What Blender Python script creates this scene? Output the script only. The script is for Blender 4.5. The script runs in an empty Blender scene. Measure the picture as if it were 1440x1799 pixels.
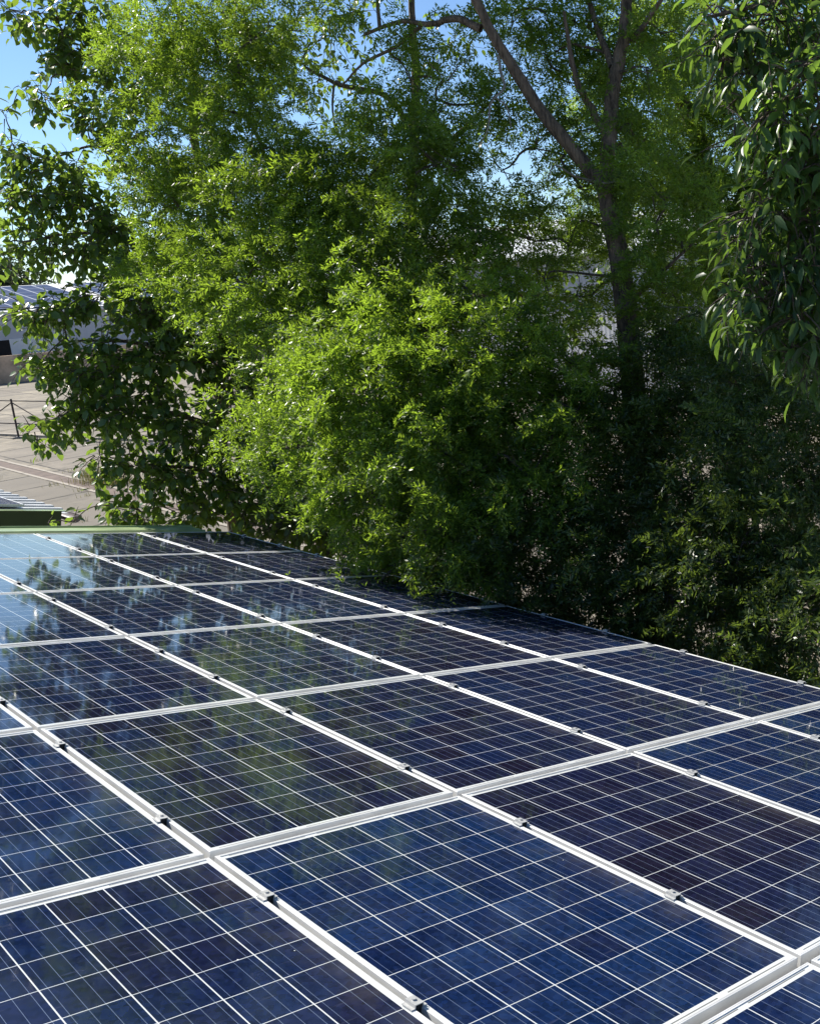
import bpy, math, random
import numpy as np
from mathutils import Matrix, Vector

SC = bpy.context.scene
COL = SC.collection
rng = np.random.default_rng(11)
random.seed(4)

# ------------------------------------------------------------------ camera
F, CX, CY, PW = 1803.04, 1163.94, 900.0, 1440.0        # solved from the panel grid (photo pixels)
TILT = math.radians(12.5)
CT, ST = math.cos(TILT), math.sin(TILT)
RM = np.array([[0.742519064668038, 0.6643828777167802, 0.08521050639989625],
               [0.11026288435725956, 0.004241329781390135, -0.9938934084968912],
               [-0.6606871687397708, 0.74738036026987, -0.0701075041922794]])
ux, vx, nx = RM.T
MW = np.array([CT * vx + ST * nx, -ux, CT * nx - ST * vx])
EYE = np.array([-1.549438 * CT + 1.496954 * ST, -8.293973, 1.549438 * ST + 1.496954 * CT + 3.5])
cam = bpy.data.cameras.new('camera')
cam.sensor_fit = 'HORIZONTAL'; cam.sensor_width = 36.0
cam.lens = F / PW * 36.0
cam.shift_x = (720.0 - CX) / PW
cam.clip_start = 0.05; cam.clip_end = 3000.0
co = bpy.data.objects.new('camera', cam); COL.objects.link(co)
m = Matrix.Identity(4)
for r in range(3):
    m[r][0] = MW[r, 0]; m[r][1] = -MW[r, 1]; m[r][2] = -MW[r, 2]; m[r][3] = EYE[r]
co.matrix_world = m
SC.camera = co

def at(px, py, depth):
    return EYE + depth * (MW @ np.array([(px - CX) / F, (py - CY) / F, 1.0]))

# ------------------------------------------------------------------ light
SUN_EL, SUN_AZ = math.radians(39.0), math.radians(-8.0)   # azimuth from +Y towards +X
w = bpy.data.worlds.new('World'); SC.world = w; w.use_nodes = True
wt = w.node_tree
sky = wt.nodes.new('ShaderNodeTexSky'); sky.sky_type = 'NISHITA'; sky.sun_disc = False
sky.sun_elevation = SUN_EL; sky.sun_rotation = SUN_AZ
sky.altitude = 1200; sky.air_density = 1.0; sky.dust_density = 0.0; sky.ozone_density = 5.0
wt.nodes['Background'].inputs['Strength'].default_value = 0.08
wt.links.new(sky.outputs[0], wt.nodes['Background'].inputs['Color'])
sl = bpy.data.lights.new('sun', 'SUN'); sl.energy = 5.0; sl.angle = math.radians(0.53); sl.color = (1.0, 0.95, 0.86)
so = bpy.data.objects.new('sun', sl); COL.objects.link(so)
sd = Vector((math.sin(SUN_AZ) * math.cos(SUN_EL), math.cos(SUN_AZ) * math.cos(SUN_EL), math.sin(SUN_EL)))
so.rotation_euler = sd.to_track_quat('Z', 'Y').to_euler()
SC.view_settings.view_transform = 'Standard'; SC.view_settings.look = 'None'
SC.view_settings.gamma = 1.0; SC.view_settings.exposure = 0.85
SC.cycles.max_bounces = 7; SC.cycles.diffuse_bounces = 3; SC.cycles.glossy_bounces = 3
SC.cycles.transmission_bounces = 3; SC.cycles.sample_clamp_indirect = 6.0
SC.cycles.caustics_reflective = False; SC.cycles.caustics_refractive = False

# ------------------------------------------------------------------ helpers
def tag(o, label=None, cat=None, group=None, kind=None):
    if label: o['label'] = label
    if cat: o['category'] = cat
    if group: o['group'] = group
    if kind: o['kind'] = kind
    return o

def empty(name, loc=(0, 0, 0), rot=(0, 0, 0)):
    o = bpy.data.objects.new(name, None); o.empty_display_size = 0.2
    COL.objects.link(o); o.location = loc; o.rotation_euler = rot
    return o

class MB:
    """collects polygons, builds one mesh object"""
    def __init__(s): s.v = []; s.f = []; s.n = 0; s.t = []
    def add(s, v, faces, tint=0.5):
        v = np.asarray(v, float).reshape(-1, 3)
        s.v.append(v)
        for f in faces: s.f.append([i + s.n for i in f]); s.t.append(tint)
        s.n += len(v)
    def box(s, a, b, M=None):
        (x0, y0, z0), (x1, y1, z1) = a, b
        v = np.array([[x, y, z] for z in (z0, z1) for y in (y0, y1) for x in (x0, x1)], float)
        if M is not None: v = v @ M[:3, :3].T + M[:3, 3]
        s.add(v, [(0, 2, 3, 1), (4, 5, 7, 6), (0, 1, 5, 4), (2, 6, 7, 3), (0, 4, 6, 2), (1, 3, 7, 5)])
        return s
    def bar(s, p, q, wd, ht):
        p = np.array(p, float); q = np.array(q, float); d = q - p; L = np.linalg.norm(d); d /= L
        up = np.array([0, 0, 1.0]) if abs(d[2]) < .9 else np.array([1.0, 0, 0])
        sd_ = np.cross(d, up); sd_ /= np.linalg.norm(sd_); up = np.cross(sd_, d)
        M = np.eye(4); M[:3, 0] = d; M[:3, 1] = sd_; M[:3, 2] = up; M[:3, 3] = p
        return s.box((0, -wd / 2, -ht / 2), (L, wd / 2, ht / 2), M)
    def cyl(s, p, q, r0, r1=None, n=10):
        v, f = tube(np.array([p, q], float), np.array([r0, r0 if r1 is None else r1]), n)
        s.add(v, f.tolist() + [list(range(n))[::-1], list(range(n, 2 * n))])
        return s
    def build(s, name, mat, parent=None, smooth=False):
        me = bpy.data.meshes.new(name)
        me.from_pydata(np.concatenate(s.v).tolist(), [], s.f)
        me.materials.append(mat)
        if smooth: me.polygons.foreach_set('use_smooth', [True] * len(me.polygons))
        o = bpy.data.objects.new(name, me); COL.objects.link(o)
        if parent: o.parent = parent
        return o

def tube(P, R, n=6):
    P = np.asarray(P, float); R = np.asarray(R, float)
    T = np.gradient(P, axis=0); T /= np.linalg.norm(T, axis=1)[:, None] + 1e-12
    ref = np.array([0.31, 0.22, 0.92]) if abs(T[0] @ np.array([0.31, 0.22, 0.92])) < .9 else np.array([1.0, 0, 0])
    A = np.cross(T, ref); A /= np.linalg.norm(A, axis=1)[:, None] + 1e-12
    B = np.cross(T, A)
    a = np.arange(n) * 2 * math.pi / n
    v = P[:, None, :] + R[:, None, None] * (np.cos(a)[None, :, None] * A[:, None, :] + np.sin(a)[None, :, None] * B[:, None, :])
    k = np.arange(len(P) - 1)[:, None] * n; i = np.arange(n)[None, :]; j = (i + 1) % n
    f = np.stack([k + i, k + j, k + n + j, k + n + i], -1).reshape(-1, 4)
    return v.reshape(-1, 3), f

def spline(pts, n):
    """Catmull-Rom through control rows"""
    P = np.asarray(pts, float); P = np.vstack([2 * P[0] - P[1], P, 2 * P[-1] - P[-2]])
    out = []
    segs = len(P) - 3
    for t in np.linspace(0, segs - 1e-6, n):
        k = int(t); u = t - k; a, b, c, d = P[k:k + 4]
        out.append(.5 * ((2 * b) + (c - a) * u + (2 * a - 5 * b + 4 * c - d) * u * u + (3 * b - a - 3 * c + d) * u ** 3))
    return np.array(out)

def big_mesh(name, V, faces, mat, parent=None, tint=None, smooth=False, mats=None, midx=None):
    """V (n,3); faces list of integer arrays (k, sides)"""
    me = bpy.data.meshes.new(name)
    V = np.ascontiguousarray(V, np.float32)
    me.vertices.add(len(V)); me.vertices.foreach_set('co', V.ravel())
    loops = np.concatenate([f.ravel() for f in faces]).astype(np.int32)
    tot = np.concatenate([np.full(len(f), f.shape[1], np.int32) for f in faces])
    st = np.concatenate([[0], np.cumsum(tot)[:-1]]).astype(np.int32)
    me.loops.add(len(loops)); me.loops.foreach_set('vertex_index', loops)
    me.polygons.add(len(tot)); me.polygons.foreach_set('loop_start', st); me.polygons.foreach_set('loop_total', tot)
    if smooth: me.polygons.foreach_set('use_smooth', np.ones(len(tot), bool))
    me.update(calc_edges=True)
    if tint is not None:
        a = me.attributes.new('tint', 'FLOAT', 'FACE'); a.data.foreach_set('value', np.asarray(tint, np.float32))
    for mm in (mats or [mat]): me.materials.append(mm)
    if midx is not None: me.polygons.foreach_set('material_index', np.asarray(midx, np.int32))
    o = bpy.data.objects.new(name, me); COL.objects.link(o)
    if parent: o.parent = parent
    return o

# ------------------------------------------------------------------ materials
class NT:
    def __init__(s, name):
        s.m = bpy.data.materials.new(name); s.m.use_nodes = True
        s.t = s.m.node_tree; s.b = s.t.nodes['Principled BSDF']; s.out = s.t.nodes['Material Output']
    def n(s, typ, **kw):
        o = s.t.nodes.new(typ)
        for k, v in kw.items(): setattr(o, k, v)
        return o
    def l(s, a, b): s.t.links.new(a, b)
    def val(s, x, sock):
        if hasattr(x, 'is_linked'): s.l(x, sock)
        else: sock.default_value = x
    def math(s, op, a, b=0.0, c=None):
        o = s.n('ShaderNodeMath', operation=op); s.val(a, o.inputs[0]); s.val(b, o.inputs[1])
        if c is not None: s.val(c, o.inputs[2])
        return o.outputs[0]
    def mix(s, fac, a, b):
        o = s.n('ShaderNodeMix', data_type='RGBA'); s.val(fac, o.inputs[0])
        for x, k in ((a, 6), (b, 7)):
            if isinstance(x, tuple): o.inputs[k].default_value = (*x[:3], 1)
            else: s.l(x, o.inputs[k])
        return o.outputs[2]
    def noise(s, vec, scale, detail=4, rough=.55, out=0):
        o = s.n('ShaderNodeTexNoise'); o.inputs['Scale'].default_value = scale; o.inputs['Detail'].default_value = detail
        o.inputs['Roughness'].default_value = rough
        if vec is not None: s.l(vec, o.inputs['Vector'])
        return o.outputs[out]
    def ramp(s, fac, a, b, lo=0.0, hi=1.0):
        o = s.n('ShaderNodeMapRange'); s.val(fac, o.inputs[0])
        o.inputs[1].default_value = a; o.inputs[2].default_value = b; o.inputs[3].default_value = lo; o.inputs[4].default_value = hi
        return o.outputs[0]
    def obj(s): return s.n('ShaderNodeTexCoord').outputs['Object']
    def mapping(s, vec, scale):
        o = s.n('ShaderNodeMapping'); o.inputs['Scale'].default_value = scale; s.l(vec, o.inputs['Vector']); return o.outputs[0]
    def bump(s, h, strength, dist):
        o = s.n('ShaderNodeBump'); o.inputs['Strength'].default_value = strength; o.inputs['Distance'].default_value = dist
        s.l(h, o.inputs['Height']); s.l(o.outputs[0], s.b.inputs['Normal']); return o
    def set(s, **kw):
        for k, v in kw.items():
            k = k.replace('_', ' ')
            if isinstance(v, tuple): s.b.inputs[k].default_value = (*v[:3], 1)
            else: s.val(v, s.b.inputs[k])
        return s

def simple(name, col, rough=.5, metal=0.0, var=.12, scale=6.0, bump=0.0):
    s = NT(name); v = s.obj()
    nz = s.noise(v, scale, 6)
    d = tuple(c * (1 - var * 1.6) for c in col); b = tuple(min(1, c * (1 + var)) for c in col)
    s.l(s.mix(s.ramp(nz, .3, .7), d, b), s.b.inputs['Base Color'])
    s.set(Roughness=s.ramp(nz, .3, .7, rough * .85, min(1, rough * 1.15)), Metallic=metal)
    if bump: s.bump(s.noise(v, scale * 8, 5), bump, .01)
    return s.m

def leaf_mat(name, dark, light, trans, rough=.42, tw=.45, spec=.5):
    s = NT(name)
    at_ = s.n('ShaderNodeAttribute'); at_.attribute_name = 'tint'
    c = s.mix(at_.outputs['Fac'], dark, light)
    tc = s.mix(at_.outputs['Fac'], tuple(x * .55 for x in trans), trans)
    s.l(c, s.b.inputs['Base Color']); s.set(Roughness=rough); s.b.inputs['Specular IOR Level'].default_value = spec
    tr = s.n('ShaderNodeBsdfTranslucent'); s.l(tc, tr.inputs[0])
    mx = s.n('ShaderNodeMixShader'); mx.inputs[0].default_value = tw
    s.l(s.b.outputs[0], mx.inputs[1]); s.l(tr.outputs[0], mx.inputs[2]); s.l(mx.outputs[0], s.out.inputs['Surface'])
    return s.m

def bark_mat(name, dark, light, sc=9.0):
    s = NT(name); v = s.mapping(s.obj(), (1, 1, .16))
    a = s.noise(v, sc, 8, .65); b = s.noise(v, sc * 4, 6, .6)
    f = s.math('ADD', s.math('MULTIPLY', a, .7), s.math('MULTIPLY', b, .3))
    s.l(s.mix(s.ramp(f, .36, .64), dark, light), s.b.inputs['Base Color']); s.set(Roughness=.9)
    s.bump(f, 1.0, .05)
    return s.m

M_ALU = simple('anodised_aluminium', (.70, .70, .685), .40, .12, .14, 3.5)
M_STEEL = simple('zinc_steel', (.50, .50, .49), .45, .25, .1, 30)
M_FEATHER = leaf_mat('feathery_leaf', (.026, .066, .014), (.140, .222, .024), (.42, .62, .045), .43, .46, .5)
M_SHRUB = leaf_mat('shaded_shrub_leaf', (.020, .048, .013), (.105, .155, .032), (.29, .42, .05), .36, .40, .6)  # feathery leaf darkened; the shade under the trees is put into its colour
M_BROAD = leaf_mat('broad_leaf', (.028, .065, .018), (.11, .18, .035), (.32, .48, .05), .33, .45, .6)
M_CHERRY = leaf_mat('drooping_leaf', (.022, .060, .024), (.085, .155, .036), (.27, .45, .05), .38, .45, .55)
M_FAR = leaf_mat('far_leaf', (.030, .050, .020), (.06, .09, .03), (.08, .12, .03), .6, .25)
M_BARK = bark_mat('furrowed_bark', (.045, .032, .023), (.27, .195, .135), 14)
M_TWIG = bark_mat('twig_bark', (.06, .045, .035), (.20, .16, .12), 20)
M_DEAD = bark_mat('dead_wood', (.22, .19, .16), (.42, .37, .31), 20)
M_GREEN = simple('green_painted_metal', (.36, .46, .22), .38, 0, .22, 2.2)
M_DKGREEN = simple('dark_green_fascia', (.030, .055, .012), .45, 0, .15, 2)
M_ROOF = simple('coated_roof_sheet', (.62, .62, .60), .45, .1, .1, 2)
M_WALLG = simple('rendered_wall', (.42, .41, .38), .85, 0, .12, 1.2, .3)
M_IRON = simple('rusty_iron', (.075, .055, .048), .7, .2, .3, 9)
M_KERB = simple('pale_kerb_concrete', (.33, .29, .235), .9, 0, .15, 5, .4)
M_GUTTER = simple('brown_grey_gutter', (.20, .17, .17), .5, 0, .15, 4)
M_CLAMPSHADE = simple('shaded_clamp_inside', (.012, .012, .012), .8, 0, .2, 40)  # near-black colour stands in for the shade inside the clamp
M_DARK = simple('dark_doorway', (.010, .009, .008), .9, 0, .2, 3)

# concrete yard: slabs with joints, stains and tone per slab
def yard_mat():
    s = NT('concrete_yard')
    v = s.n('ShaderNodeNewGeometry').outputs['Position']
    sp = s.n('ShaderNodeSeparateXYZ'); s.l(v, sp.inputs[0])
    wob = s.noise(v, .7, 3)
    gx = s.math('ADD', s.math('DIVIDE', sp.outputs[0], 5.1), s.math('MULTIPLY', wob, .02))
    gy = s.math('ADD', s.math('DIVIDE', s.math('SUBTRACT', sp.outputs[1], s.math('MULTIPLY', sp.outputs[0], .12)), 2.55), s.math('MULTIPLY', wob, .03))
    jx = s.math('ABSOLUTE', s.math('SUBTRACT', s.math('FRACT', gx), .5)); jy = s.math('ABSOLUTE', s.math('SUBTRACT', s.math('FRACT', gy), .5))
    joint = s.math('MAXIMUM', s.ramp(jx, .489, .494), s.ramp(jy, .468, .478))
    cb = s.n('ShaderNodeCombineXYZ'); s.l(s.math('FLOOR', gx), cb.inputs[0]); s.l(s.math('FLOOR', gy), cb.inputs[1])
    wn = s.n('ShaderNodeTexWhiteNoise', noise_dimensions='3D'); s.l(cb.outputs[0], wn.inputs['Vector'])
    a = s.noise(v, .35, 8, .6); b = s.noise(v, 4, 8, .7)
    base = s.mix(s.ramp(a, .41, .59), (.165, .142, .102), (.35, .30, .215))
    base = s.mix(s.math('MULTIPLY', wn.outputs['Value'], .75), base, (.165, .14, .115))
    base = s.mix(s.ramp(b, .35, .72, 0, .75), base, (.15, .13, .105))
    near_dark = s.math('MULTIPLY', s.math('LESS_THAN', sp.outputs[0], 9.3), .6)     # darker concrete on the near side of the channel
    base = s.mix(near_dark, base, (.135, .118, .092))
    base = s.mix(s.math('MULTIPLY', s.ramp(s.noise(v, .9, 6, .65), .55, .62), .55), base, (.10, .088, .068))
    brk = s.ramp(s.noise(v, 1.3, 4), .38, .5)
    base = s.mix(s.math('MULTIPLY', joint, s.math('ADD', s.math('MULTIPLY', brk, .5), .5)), base, (.035, .03, .022))
    s.l(base, s.b.inputs['Base Color']); s.set(Roughness=.92)
    s.bump(s.math('SUBTRACT', b, s.math('MULTIPLY', joint, 2.0)), .5, .02)
    return s.m
M_YARD = yard_mat()

# ------------------------------------------------------------------ the setting
g = MB(); g.add([(-900, -900, 0), (1400, -900, 0), (1400, 1400, 0), (-900, 1400, 0)], [(0, 1, 2, 3)])
tag(g.build('ground', M_YARD), kind='structure')
s_ = NT('rusty_channel'); v_ = s_.n('ShaderNodeNewGeometry').outputs['Position']
s_.l(s_.mix(s_.ramp(s_.noise(v_, 3, 6), .35, .65), (.085, .058, .045), (.15, .105, .082)), s_.b.inputs['Base Color']); s_.set(Roughness=.9)
M_CHAN = s_.m
ch = MB(); ch.box((9.28, 9.0, -.02), (9.72, 60, .006)); tag(ch.build('drain_channel', M_CHAN), kind='structure')
kb = MB()
for x in (9.16, 9.72):
    y = 9.0
    while y < 60:
        L = random.uniform(1.6, 2.6); kb.box((x + .003, y, -.02), (x + .117, y + L - .03, .024 + random.uniform(-.006, .008))); y += L
tag(kb.build('kerb', M_KERB), kind='structure')

# weeds in the joints
def weed_mesh(spots):
    V = []; Fq = []; T = []; n = 0
    for (x, y, r, cnt, h) in spots:
        for _ in range(cnt):
            px, py = rng.normal(x, r * .5), rng.normal(y, r * .35); hh = h * rng.uniform(.4, 1.1)
            a = rng.uniform(0, 6.28); d = np.array([math.cos(a), math.sin(a), 0]); sd_ = np.array([-d[1], d[0], 0]) * .006
            b = np.array([px, py, 0.0]); mid = b + d * hh * .2 + [0, 0, hh * .6]; tip = b + d * hh * .55 + [0, 0, hh]
            V += [b - sd_, b + sd_, mid + sd_ * .8, mid - sd_ * .8, tip]; Fq.append([n, n + 1, n + 2, n + 3]); Fq.append([n + 3, n + 2, n + 4, n + 4])
            T += [rng.uniform(.2, 1)] * 2; n += 5
    return np.array(V), Fq, T
M_WEED = leaf_mat('dry_grass', (.10, .12, .03), (.26, .22, .07), (.25, .24, .06), .7, .3)
spots = [(10.1, 25.5, .7, 420, .45), (10.0, 24.2, .5, 240, .35), (10.3, 27.0, .5, 140, .3)]
for _ in range(46): spots.append((rng.uniform(5, 16), rng.uniform(12, 36), .25, 14, .16))
V, Fq, T = weed_mesh(spots)
q = np.array([f for f in Fq if f[2] != f[3]]); t3 = np.array([f[:3] for f in Fq if f[2] == f[3]])
tag(big_mesh('grass', V, [q, t3], M_WEED, tint=T[::2] + T[::2]), kind='stuff', label='dry yellow grass tufts growing from the joints of the concrete yard', cat='grass')

# ------------------------------------------------------------------ solar panels
PL, PWD, PITL, PITW = 1.650, 0.992, 1.685, 1.012      # long side, short side, pitches
def on_plane(u, v, n=0.0):
    return np.array([v * CT + n * ST, -u, 3.5 - v * ST + n * CT])

def cell_mat():
    s = NT('polycrystalline_cells')
    oc = s.obj(); sp = s.n('ShaderNodeSeparateXYZ'); s.l(oc, sp.inputs[0])
    oi = s.n('ShaderNodeObjectInfo')
    cell, gx_, gy_ = .156, .0036, .0026
    px_, py_ = cell + gx_, cell + gy_
    a = s.math('DIVIDE', s.math('ADD', sp.outputs[0], 3 * px_), px_)
    b = s.math('DIVIDE', s.math('ADD', sp.outputs[1], 5 * py_), py_)
    fa, fb = s.math('FRACT', a), s.math('FRACT', b)
    da = s.math('ABSOLUTE', s.math('SUBTRACT', fa, .5)); db = s.math('ABSOLUTE', s.math('SUBTRACT', fb, .5))
    ga = s.math('GREATER_THAN', da, .5 - gx_ / px_ / 2); gb = s.math('GREATER_THAN', db, .5 - gy_ / py_ / 2)
    ax, ay = s.math('ABSOLUTE', sp.outputs[0]), s.math('ABSOLUTE', sp.outputs[1])
    outx = s.math('GREATER_THAN', ax, 3 * px_ - gx_ / 2); outy = s.math('GREATER_THAN', ay, 5 * py_ - gy_ / 2)
    white = s.math('MAXIMUM', s.math('MAXIMUM', ga, gb), s.math('MAXIMUM', outx, outy))
    # bus bars: four silver ribbons per cell along the long side
    bb = s.math('ABSOLUTE', s.math('SUBTRACT', s.math('FRACT', s.math('MULTIPLY', fa, 4.0)), .5))
    bus = s.math('MULTIPLY', s.math('LESS_THAN', bb, .0013 / cell * 2.0), s.math('SUBTRACT', 1.0, outx))
    # ribbon dashes in the short-end margins
    rib = s.math('MULTIPLY', s.math('LESS_THAN', s.math('ABSOLUTE', s.math('SUBTRACT', ay, .8065)), .0022),
                 s.math('LESS_THAN', s.math('ABSOLUTE', s.math('SUBTRACT', s.math('FRACT', s.math('MULTIPLY', a, .5)), .5)), .43))
    # tone per cell and crystal grain
    cb = s.n('ShaderNodeCombineXYZ'); s.l(s.math('FLOOR', a), cb.inputs[0]); s.l(s.math('FLOOR', b), cb.inputs[1])
    s.l(s.math('MULTIPLY', oi.outputs['Random'], 91.7), cb.inputs[2])
    wn = s.n('ShaderNodeTexWhiteNoise', noise_dimensions='3D'); s.l(cb.outputs[0], wn.inputs['Vector'])
    vo = s.n('ShaderNodeTexVoronoi', feature='F1'); vo.inputs['Scale'].default_value = 62; s.l(oc, vo.inputs['Vector'])
    sep = s.n('ShaderNodeSeparateColor'); s.l(vo.outputs['Color'], sep.inputs[0])
    oc2 = s.n('ShaderNodeSeparateColor'); s.l(oi.outputs['Color'], oc2.inputs[0])
    wn2 = s.n('ShaderNodeSeparateColor'); s.l(wn.outputs['Color'], wn2.inputs[0])
    hue = s.math('ADD', s.math('MULTIPLY', wn2.outputs[0], .55), s.math('SUBTRACT', oc2.outputs[0], .28))
    hue = s.n('ShaderNodeClamp').outputs[0] if False else hue
    blue = s.mix(wn2.outputs[1], (.0035, .011, .046), (.006, .019, .066))
    purp = s.mix(wn2.outputs[2], (.008, .0068, .019), (.007, .009, .032))
    c = s.mix(s.ramp(hue, 0, 1), purp, blue)
    lum = s.math('ADD', .58, s.math('ADD', s.math('MULTIPLY', sep.outputs[0], .62), s.math('MULTIPLY', s.noise(oc, 14, 3), .4)))
    mul = s.n('ShaderNodeVectorMath', operation='SCALE'); s.l(c, mul.inputs[0]); s.l(lum, mul.inputs[3])
    c = s.mix(bus, mul.outputs[0], (.13, .165, .24))
    c = s.mix(white, c, (.62, .64, .63))
    c = s.mix(rib, c, (.16, .16, .16))
    # thin film of dust, a few pale specks and dried run marks
    dust = s.noise(oc, 3.0, 8, .7)
    c = s.mix(s.ramp(dust, .45, .8, 0, .035), c, (.40, .37, .32))
    c = s.mix(s.math('MULTIPLY', s.ramp(sp.outputs[0], .36, .484), s.ramp(s.noise(oc, 9, 5), .35, .8, 0, .16)), c, (.36, .33, .28))
    st = s.noise(s.mapping(oc, (2.2, 22, 1)), 2.0, 5, .6)
    c = s.mix(s.math('MULTIPLY', s.ramp(st, .62, .72), .05), c, (.5, .48, .45))
    vs = s.n('ShaderNodeTexVoronoi', feature='F1'); vs.inputs['Scale'].default_value = 7; s.l(oc, vs.inputs['Vector'])
    sc2 = s.n('ShaderNodeSeparateColor'); s.l(vs.outputs['Color'], sc2.inputs[0])
    speck = s.math('MULTIPLY', s.math('LESS_THAN', vs.outputs['Distance'], .018), s.math('GREATER_THAN', sc2.outputs[0], .86))
    c = s.mix(speck, c, (.7, .7, .66))
    s.l(c, s.b.inputs['Base Color'])
    s.set(Roughness=s.ramp(dust, .3, .8, .025, .085))
    s.b.inputs['IOR'].default_value = 1.38
    s.bump(s.noise(oc, 26, 3, .5), .035, .002)
    return s.m
M_CELL = cell_mat()

def frame_mesh():
    hx, hy = PWD / 2, PL / 2
    prof = [(0.0, -.040), (0.0, -.0008), (.0008, 0.0), (.0052, 0.0), (.0056, -.0006), (.0062, -.0006), (.0066, 0.0), (.0118, 0.0), (.0124, -.0006), (.0124, -.006), (.0016, -.007), (.0016, -.0385), (.028, -.0385), (.028, -.040)]
    mb = MB(); n = len(prof); V = []
    for (sx, sy) in ((-1, -1), (1, -1), (1, 1), (-1, 1)):
        for d, z in prof: V.append((sx * (hx - d), sy * (hy - d), z))
    fs = []
    for k in range(4):
        a, b = k * n, ((k + 1) % 4) * n
        for i in range(n):
            j = (i + 1) % n
            fs.append((a + i, b + i, b + j, a + j))
    mb.add(V, fs); return mb

def make_panel():
    root = empty('solar_panel')
    frame_mesh().build('frame', M_ALU, root)
    gl = MB(); gl.box((-PWD / 2 + .0026, -PL / 2 + .0026, -.0062), (PWD / 2 - .0026, PL / 2 - .0026, -.0024))
    gl.build('cell_sheet', M_CELL, root)
    jb = MB(); jb.box((-.06, PL / 2 - .22, -.030), (.06, PL / 2 - .11, -.0064)); jb.build('junction_box', M_DARK, root)
    return root

ROWN = {-1: 'highest row', 0: 'second row from the top', 1: 'middle row', 2: 'row above the eave row', 3: 'eave row'}
COLN = {-2: 'first', -1: 'second', 0: 'third', 1: 'fourth', 2: 'fifth', 3: 'sixth', 4: 'seventh'}
TONE = {(3, 0): .88, (3, 1): .12, (3, 2): .8, (2, 0): .18, (2, 1): .22, (2, 2): .45, (2, 3): .6, (1, 0): .3, (1, 1): .3, (1, 2): .15, (1, 3): .5,
        (3, -1): .45, (2, -1): .75, (4, 1): .95, (4, 0): .6, (3, 3): .8}
proto = None
for i in range(-2, 5):
    for j in range(-1, 4):
        if (j == -1 and (i < 1 or i > 3)) or (i == 4 and j not in (0, 1)) or (i == -2 and j < 1) or (i == -1 and j < 0) or (i==0 and j<0): continue
        if proto is None: r = proto = make_panel(); kids = list(r.children)
        else:
            r = proto.copy(); COL.objects.link(r); kids = []
            for c in proto.children:
                d = c.copy(); COL.objects.link(d); d.parent = r; kids.append(d)
        r.location = on_plane((i + .5) * PITL + random.uniform(-.0015, .0015), (j + .5) * PITW, random.uniform(-.0012, .0012))
        r.rotation_euler = (random.uniform(-.0012, .0012), TILT + random.uniform(-.0012, .0012), 0)
        tone = TONE.get((i, j), random.uniform(.2, .6))
        for d in kids:
            if d.name.startswith('cell_sheet'): d.color = (tone, tone, tone, 1)
        word = 'blue' if tone > .7 else ('purple' if tone < .25 else 'dark')
        tag(r, '%s solar panel, %s from the green verge in the %s' % (word, COLN[i], ROWN[j]), 'solar panel', 'solar panels laid in rows on the roof')

# clamps on the long seams
CL = {-2: (.24, .73), -1: (.19, .772), 0: (.216, .836), 1: (.29, .71), 2: (.175, .777), 3: (.233, .692), 4: (.2, .75)}
SEAM = {0: 'highest seam', 1: 'third seam above the eave', 2: 'second seam above the eave', 3: 'first seam above the eave', 4: 'outer eave edge'}
ORD = ['first', 'second', 'third', 'fourth', 'fifth', 'sixth', 'seventh', 'eighth', 'ninth', 'tenth', 'eleventh', 'twelfth', 'thirteenth', 'fourteenth']
def make_clamp():
    root = empty('panel_clamp')
    b = MB()     # hat profile: two wings on the frames and a raised hollow bridge
    hw = .022
    b.box((-.024, -hw, .0002), (-.0135, hw, .0032)); b.box((.0135, -hw, .0002), (.024, hw, .0032))
    b.box((-.0135, -hw, .0002), (-.0112, hw, .0105)); b.box((.0112, -hw, .0002), (.0135, hw, .0105))
    b.box((-.0135, -hw, .0105), (.0135, hw, .0125))
    b.build('clamp_body', M_STEEL, root)
    h = MB(); h.box((-.0110, -hw + .003, -.03), (.0110, hw - .003, .0103)); h.build('hollow_shade', M_CLAMPSHADE, root)  # dark block fills the bridge in place of its inner shade
    c = MB(); c.cyl((0, .003, .0125), (0, .003, .0165), .006, None, 6); c.build('bolt', M_STEEL, root)
    return root
cproto = None
for j in range(0, 5):
    k = 0
    for i in range(-2, 5):
        for fr in CL[i]:
            u = (i + fr) * PITL
            p = on_plane(u, j * PITW); q_ = MW.T @ (p - EYE)
            if q_[2] < .5: continue
            X, Y = CX + F * q_[0] / q_[2], CY + F * q_[1] / q_[2]
            if X < -60 or X > 1500 or Y > 1860: continue
            if cproto is None: r = cproto = make_clamp()
            else:
                r = cproto.copy(); COL.objects.link(r)
                for c in cproto.children:
                    d = c.copy(); COL.objects.link(d); d.parent = r
            off = -.010 if j == 4 else 0.0
            r.location = on_plane(u, j * PITW + off + random.uniform(-.001, .001), .001); r.rotation_euler = (0, TILT, random.uniform(-.05, .05))
            tag(r, 'small clamp on the %s, %s from the far end' % (SEAM[j], ORD[k]), 'clamp', 'clamps holding the solar panels'); k += 1

# rails under the clamps
rk = empty('mounting_rack', on_plane(1.7, 1.5, -.06), (0, TILT, 0))
tag(rk, 'aluminium mounting rails running under the solar panels', 'mounting rack')
for i in range(-2, 5):
    for fr in CL[i]:
        y0 = -((i + fr) * PITL - 1.7)
        MB().box((-1.5 * PITW - 1.0, y0 - .02, -.012), (2.5 * PITW + .02, y0 + .02, .0175)).build('rail', M_ALU, rk)

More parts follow.
